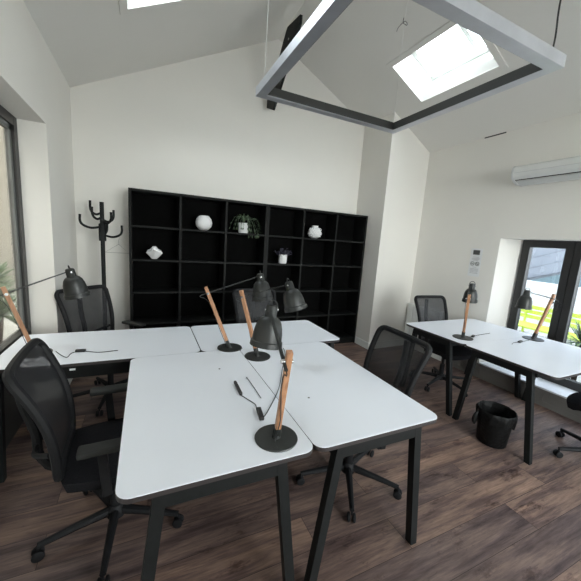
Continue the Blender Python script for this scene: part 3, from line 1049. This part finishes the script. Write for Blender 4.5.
def make_chair(label):
    t = thing('office_chair', label, 'office chair', (0, 0, 0), 0, 'black mesh office chairs')
    # seat
    m = MB()
    bmesh.ops.create_grid(m.bm, x_segments=10, y_segments=10, size=1.0)
    for v in m.bm.verts:
        x, y = v.co.x, v.co.y
        r = max(abs(x), abs(y))
        sx = x * (1 - 0.16 * y * y * (1 if True else 0))
        sy = y * (1 - 0.14 * x * x)
        v.co = Vector((sx * 0.25 + 0.02, sy * 0.245, 0.495 - 0.02 * (r ** 4) - (0.018 if x > 0.75 else 0)))
    r_ = bmesh.ops.extrude_face_region(m.bm, geom=list(m.bm.faces))
    for v in [g for g in r_['geom'] if isinstance(g, bmesh.types.BMVert)]:
        v.co.z -= 0.055
        v.co.x = (v.co.x - 0.02) * 0.94 + 0.02
        v.co.y *= 0.94
    m.build('seat', 'fabric', t, True)
    MB().box((0.0, 0, 0.425), (0.30, 0.26, 0.035), bev=0.01).build('seat_mechanism', 'chair', t)
    # back frame: rounded loop
    pts = []
    hw, zb, zt, r = 0.236, 0.49, 0.998, 0.042
    for cy, czz, a0 in ((hw - r, zt - r, 0), (-hw + r, zt - r, PI / 2), (-hw * 0.86 + r, zb + r, PI), (hw * 0.86 - r, zb + r, 1.5 * PI)):
        for k in range(6):
            a = a0 + PI / 2 * k / 5
            pts.append((cy + r * math.cos(a), czz + r * math.sin(a)))
    dense = []
    for i in range(len(pts)):
        a, b = pts[i], pts[(i + 1) % len(pts)]
        n_ = max(1, int(math.hypot(b[0] - a[0], b[1] - a[1]) / 0.05))
        for k in range(n_):
            dense.append((a[0] + (b[0] - a[0]) * k / n_, a[1] + (b[1] - a[1]) * k / n_))
    MB().tube([back_point(y, z) for y, z in dense], 0.019, 8, closed=True).build('back_frame', 'chair', t, True)
    # mesh panel
    m = MB()
    NX, NZ = 10, 12
    G = []
    for j in range(NZ + 1):
        z = zb + 0.005 + (zt - zb - 0.01) * j / NZ
        w = hw * (0.86 + 0.14 * j / NZ) - 0.004
        ed = min(z - zb, zt - z)
        if ed < r:
            w -= (r - math.sqrt(max(0, r * r - (r - ed) ** 2))) * 0.95
        G.append([m.bm.verts.new(back_point(-w + 2 * w * i / NX, z)) for i in range(NX + 1)])
    for j in range(NZ):
        for i in range(NX):
            m.bm.faces.new((G[j][i], G[j][i + 1], G[j + 1][i + 1], G[j + 1][i]))
    m.build('back_mesh', 'mesh', t, True)
    # spine with a lumbar fork
    m = MB()
    m.tube(smoothpts([(-0.10, 0, 0.425), (-0.24, 0, 0.43), (-0.305, 0, 0.50), (-0.315, 0, 0.62), (-0.355, 0, 0.78), (-0.372, 0, 0.96)], 5), [0.026] * 8 + [0.02] * 18, 8)
    m.build('spine', 'chair', t, True)
    for sg in (-1, 1):
        b1 = back_point(sg * 0.20, 0.62) + Vector((-0.018, 0, 0))
        MB().tube(smoothpts([(-0.31, 0, 0.56), (-0.30, sg * 0.10, 0.572), tuple(b1)], 4), 0.012, 8).build('lumbar_brace', 'chair', t, True)
    # arms
    for sg in (-1, 1):
        y = sg * 0.275
        m = MB()
        m.bar((-0.02, sg * 0.13, 0.425), (-0.02, y, 0.425), 0.05, 0.018)
        m.bar((-0.02, y, 0.42), (-0.035, y, 0.64), 0.022, 0.038, up=(1, 0, 0), bev=0.005)
        a = m.build('armrest', 'chair', t)
        MB().box((0.0, y, 0.652), (0.25, 0.075, 0.026), bev=0.012).build('arm_pad', 'pad', a)
    # column and base
    MB().tube([(0, 0, 0.10), (0, 0, 0.25), (0, 0, 0.251), (0, 0, 0.41)], [0.026, 0.026, 0.015, 0.015], 14).build('gas_lift', 'chair', t, True)
    MB().lathe([(0.045, 0.065), (0.045, 0.105), (0.03, 0.13), (0.026, 0.13)], 20).build('hub', 'chair', t, True)
    for k in range(5):
        a = 2 * PI * k / 5 + 0.3
        c, s_ = math.cos(a), math.sin(a)
        R_ = 0.33
        q = MB()
        q.tube([(0.03 * c, 0.03 * s_, 0.095), (0.17 * c, 0.17 * s_, 0.088), (R_ * c, R_ * s_, 0.072)], [0.024, 0.019, 0.014], 8)
        lg = q.build('base_leg', 'chair', t, True)
        w = MB()
        w.tube([(R_ * c, R_ * s_, 0.045), (R_ * c, R_ * s_, 0.07)], 0.006, 8)
        for sd in (-1, 1):
            cx_, cy_ = R_ * c - s_ * 0.016 * sd, R_ * s_ + c * 0.016 * sd
            w.lathe([(0.0, -0.009), (0.018, -0.009), (0.026, -0.005), (0.026, 0.005), (0.018, 0.009), (0, 0.009)], 18, (cx_ + c * 0.0, cy_, 0.0262), (-s_, c, 0))
        w.build('caster', 'chair', lg, True)
    return t


CH = [
    ('black mesh office chair nearest the camera at the left desk', -0.155, 1.67, 3, 29),
    ('black mesh office chair in the corner below the coat stand', -0.31, 3.15, -45, 0),
    ('black mesh office chair between the desk lamps and the bookcase', 1.10, 2.93, -90, 0),
    ('black mesh office chair tucked under the right edge of the central desks', 1.235, 1.50, 177, 45),
    ('black mesh office chair in front of the white radiator', 3.19, 2.37, -93, -16),
    ('black mesh office chair cut off at the right picture edge beside the bin', 3.29, 0.92, 93, 38),
]
c0 = make_chair(CH[0][0])
for i, (lab, x, y, deg, sp) in enumerate(CH):
    o = c0 if i == 0 else copy_tree(c0)
    o['label'] = lab
    o.location = (x, y, 0)
    o.rotation_euler = (0, 0, math.radians(deg))
    for ch in o.children:
        if ch.name.startswith('base_leg'):
            ch.rotation_euler = (0, 0, math.radians(sp))

# ================================================================== COAT STAND
t = thing('coat_stand', 'black hooked coat stand in the back left corner', 'coat stand', (-0.425, 3.93, 0))
MB().tube([(0, 0, 0.02), (0, 0, 1.84)], 0.021, 14).build('pole', 'blk', t, True)
MB().lathe([(0.16, 0), (0.165, 0.012), (0.155, 0.022), (0.03, 0.03), (0.022, 0.05)], 32).build('foot', 'blk', t, True)
for az, z, R_, h in ((200, 1.575, 0.20, 0.12), (-20, 1.49, 0.20, 0.12), (80, 1.52, 0.17, 0.12), (-35, 1.63, 0.11, 0.11), (150, 1.72, 0.13, 0.13), (215, 1.67, 0.10, 0.11), (30, 1.65, 0.12, 0.12)):
    c, s_ = math.cos(math.radians(az)), math.sin(math.radians(az))
    m = MB().tube(smoothpts([(0.01 * c, 0.01 * s_, z + 0.005), (R_ * 0.5 * c, R_ * 0.5 * s_, z - 0.012), (R_ * 0.85 * c, R_ * 0.85 * s_, z + 0.01), (R_ * c, R_ * s_, z + 0.05), (R_ * 1.0 * c, R_ * 1.0 * s_, z + h)], 5), 0.012, 8)
    m.build('hook', 'blk', t, True)
MB().lathe([(0.034, 1.43), (0.036, 1.45), (0.036, 1.60), (0.03, 1.615)], 20).build('hook_collar', 'blk', t, True)
m = MB()
hx, hy, hz = -0.425 + 0.155, 3.93 - 0.055, 1.475
m.tube(smoothpts([(hx - 0.02, hy, hz + 0.005), (hx - 0.012, hy, hz + 0.022), (hx + 0.006, hy, hz + 0.022), (hx + 0.012, hy, hz + 0.0), (hx, hy, hz - 0.03), (hx, hy, hz - 0.075)], 5), 0.0016, 6)
m.tube([(hx, hy, hz - 0.07), (hx - 0.13, hy - 0.02, hz - 0.16), (hx + 0.10, hy - 0.06, hz - 0.16)], 0.0026, 6, closed=True)
o = m.build('wire_hanger', 'hangerwire', None, True)
tag(o, 'thin white wire clothes hanger on the lowest hook of the coat stand', 'hanger')

# ================================================================== PENDANT FRAME
ZP = 2.60
px0, px1, py0, py1 = 0.735, 2.055, 1.083, 2.378
bw, bh = 0.066, 0.062
t = thing('pendant_frame', 'square aluminium pendant light frame hanging above the desks', 'pendant light', (px0, py0, ZP))
a, b = px1 - px0, py1 - py0
m = MB()
m.ext(0, a, 0, bw, 0, bh); m.ext(0, a, b - bw, b, 0, bh); m.ext(0, bw, bw, b - bw, 0, bh); m.ext(a - bw, a, bw, b - bw, 0, bh)
m.build('profile', 'alu', t)
m = MB()
k = 0.004
m.ext(bw, a - bw, bw, bw + k, 0.003, bh); m.ext(bw, a - bw, b - bw - k, b - bw, 0.003, bh)
m.ext(bw, bw + k, bw + k, b - bw - k, 0.003, bh); m.ext(a - bw - k, a - bw, bw + k, b - bw - k, 0.003, bh)
m.build('inner_liner', 'blackliner', t)
for (qx, qy), nm, mt, rr in (((0.05, b - 0.04), 'suspension_wire', 'wire', 0.0022), ((a - 0.05, 0.05), 'power_flex', 'cable', 0.005), ((0.05, 0.05), 'suspension_wire', 'wire', 0.0022), ((a - 0.05, b - 0.04), 'suspension_wire', 'wire', 0.0012)):
    zt = zc(px0 + qx) - ZP
    if nm == 'power_flex':
        pts = smoothpts([(qx, qy, bh - 0.003), (qx + 0.008, qy, bh + 0.1), (qx - 0.006, qy, bh + 0.25), (qx + 0.01, qy, bh + 0.5), (qx, qy, zt)], 6)
    else:
        pts = [(qx, qy, bh - 0.003), (qx, qy, zt)]
    MB().tube(pts, rr, 6).build(nm, mt, t, True)
for (qx, qy) in ((0.05, b - 0.04), (a - 0.05, 0.05)):
    MB().lathe([(0.006, 0), (0.006, 0.02), (0.003, 0.024)], 10, (qx, qy, bh)).build('wire_clamp', 'chrome', t, True)

# ================================================================== ROOF BRACE (black steel plate from the ridge to the gable wall)
bx = 1.47
m = MB().prism([(bx, 3.66, 3.955), (bx, 3.33, 3.90), (bx, 3.335, 3.82), (bx, 4.0, 3.19), (bx, 4.235, 3.29), (bx, 4.235, 3.375), (bx, 3.70, 3.93)], (0.03, 0, 0))

t = thing('steel_brace', 'black steel brace plate under the roof ridge at the back wall', 'brace', (bx, 4.235, 3.3))
for nm, mm in (('plate', 0),):
    pl = m.build('plate', 'blk')
    pl.location = (-bx, -4.235, -3.3)
    pl.parent = t
MB().lathe([(0.012, 0), (0.012, 0.006), (0, 0.008)], 10, (-0.0, 3.60 - 4.235, 3.80 - 3.3), (-1, 0, 0)).build('bolt', 'chrome', t)

# ceiling hook wire
o = MB().tube(smoothpts([(2.30, 2.70, zc(2.30) + 0.005), (2.29, 2.69, zc(2.3) - 0.05), (2.32, 2.67, zc(2.3) - 0.075), (2.345, 2.70, zc(2.3) - 0.03), (2.32, 2.71, zc(2.3) - 0.02), (2.26, 2.72, zc(2.3) - 0.09), (2.255, 2.73, zc(2.3) - 0.12)], 5), 0.0028, 6).build('loose_wire', 'cable', None, True)
tag(o, 'short looped wire end sticking out of the ceiling left of the skylight', 'wire')

# ================================================================== AIR CONDITIONER
t = thing('air_conditioner', 'long white wall air conditioner high on the right wall', 'air conditioner', (XR, 1.28, 2.36))
prof = [(0, 0.0), (-0.10, 0.0), (-0.165, 0.030), (-0.205, 0.07), (-0.215, 0.11), (-0.21, 0.165), (-0.18, 0.185), (0, 0.20)]
MB().prism([(x, 0.02, z) for x, z in prof], (0, 0.93, 0)).build('casing', 'plastic', t)
MB().prism([(x * 1.01, 0.95, z - 0.002 if z < 0.1 else z + 0.002) for x, z in prof], (0, 0.02, 0)).build('end_cap', 'acgrey', t)
MB().prism([(x * 1.01, 0.0, z - 0.002 if z < 0.1 else z + 0.002) for x, z in prof], (0, 0.02, 0)).build('end_cap', 'acgrey', t)
MB().prism([(-0.108, 0.05, -0.006), (-0.17, 0.05, 0.028), (-0.176, 0.05, 0.022), (-0.112, 0.05, -0.013)], (0, 0.87, 0)).build('louvre', 'acgrey', t)
m = MB().prism([(-0.150, 0.03, 0.022), (-0.170, 0.03, 0.034), (-0.176, 0.03, 0.040), (-0.154, 0.03, 0.026)], (0, 0.91, 0))
m.build('air_slot', 'blackliner', t)
m = MB().prism([(-0.2165, 0.03, 0.106), (-0.2165, 0.03, 0.110), (-0.21, 0.03, 0.110), (-0.21, 0.03, 0.106)], (0, 0.91, 0))
m.build('panel_line', 'acgrey', t)
# dark slot on top of the right wall
struct(MB().ext(XR - 0.006, XR + 0.01, 2.52, 2.78, ZR - 0.010, ZR + 0.008).build('trim_12', 'frameblk'))

# ================================================================== RADIATOR
t = thing('radiator', 'white panel radiator on the right wall behind a mesh chair', 'radiator', (XR, 2.98, 0.0))
m = MB()
m.ext(-0.085, -0.018, 0, 0.60, 0.12, 0.70, bev=0.006)
rb = m.build('body', 'plastic', t)
for k in range(5):
    MB().ext(-0.097, -0.083, 0.02 + 0.114 * k, 0.118 + 0.114 * k, 0.14, 0.685, bev=0.004).build('panel', 'plastic', t)
MB().ext(-0.09, -0.012, 0.0, 0.60, 0.70, 0.715).build('top_grille', 'trim', t)
for y in (0.1, 0.5):
    MB().ext(-0.02, 0.0, y - 0.02, y + 0.02, 0.2, 0.62).build('bracket', 'plastic', t)

# ================================================================== NOTICE
t = thing('wall_notice', 'white paper notice with no smoking and no vaping symbols on the right wall', 'notice', (XR, 2.64, 1.62))
MB().box((-0.0015, 0, -0.165), (0.002, 0.155, 0.36)).build('sheet', 'paper', t)
MB().box((-0.003, 0, -0.035), (0.002, 0.09, 0.058)).build('black_pictogram', 'ink', t)
m = MB()
for z, w in ((-0.095, 0.08), (-0.112, 0.11), (-0.125, 0.10), (-0.137, 0.07)):
    m.box((-0.003, 0, z), (0.001, w, 0.005))
m.build('heading_lines', 'greyink', t)
m = MB()
for z, w in ((-0.225, 0.06), (-0.245, 0.12), (-0.258, 0.11), (-0.271, 0.12), (-0.286, 0.10), (-0.302, 0.11)):
    m.box((-0.003, 0, z), (0.001, w, 0.004))
m.build('paragraph_lines', 'greyink', t)
m = MB()
for yy in (0.033, -0.033):
    m.tube([(-0.003, yy + 0.024 * math.cos(2 * PI * k / 20), -0.18 + 0.024 * math.sin(2 * PI * k / 20)) for k in range(20)], 0.0032, 5, closed=True)
    m.bar((-0.003, yy + 0.017, -0.163), (-0.003, yy - 0.017, -0.197), 0.005, 0.002)
    m.box((-0.003, yy, -0.182), (0.001, 0.026, 0.006))
m.build('prohibition_symbols', 'ink', t)

# ================================================================== WASTE BIN
t = thing('waste_bin', 'round black waste bin lined with a black bag on the floor', 'waste bin', (2.67, 1.42, 0))
MB().lathe([(0.105, 0), (0.11, 0.005), (0.135, 0.285), (0.132, 0.285), (0.107, 0.01), (0, 0.01)], 36).build('bin', 'bag', t, True)
m = MB()
n = 60
rnd = random.Random(4)
prof = [(0.104, 0.03), (0.125, 0.20), (0.131, 0.288), (0.139, 0.298), (0.146, 0.285), (0.148, 0.262), (0.144, 0.23), (0.142, 0.20)]
rg = []
ph = [rnd.uniform(0, 6.28) for _ in range(6)]
for j, (r, h) in enumerate(prof):
    row = []
    for k in range(n):
        a = 2 * PI * k / n
        w = 0.004 * math.sin(9 * a + ph[0]) + 0.003 * math.sin(17 * a + ph[1] + j)
        hh = h + (0.012 * math.sin(3 * a + ph[2]) + 0.010 * math.sin(7 * a + ph[3])) * (j >= 6)
        if j < 3:
            w *= 0.5
        row.append(m.bm.verts.new(((r + w * 0.8) * math.cos(a), (r + w * 0.8) * math.sin(a), hh)))
    rg.append(row)
for A_, B_ in zip(rg, rg[1:]):
    for k in range(n):
        m.bm.faces.new((A_[k], A_[(k + 1) % n], B_[(k + 1) % n], B_[k]))
m.build('bin_bag', 'bag', t, True)
for az, ln in ((155, 0.10), (-20, 0.09)):
    c, s_ = math.cos(math.radians(az)), math.sin(math.radians(az))
    m = MB().tube(smoothpts([(0.14 * c, 0.14 * s_, 0.27), (0.165 * c, 0.165 * s_, 0.25), (0.175 * c, 0.175 * s_, 0.25 - ln * 0.6), (0.17 * c, 0.17 * s_, 0.25 - ln)], 4), [0.012, 0.010, 0.009, 0.010, 0.013, 0.017, 0.02, 0.021, 0.02, 0.018, 0.014, 0.01, 0.005][:13], 7)
    m.build('bag_tie', 'bag', t, True)
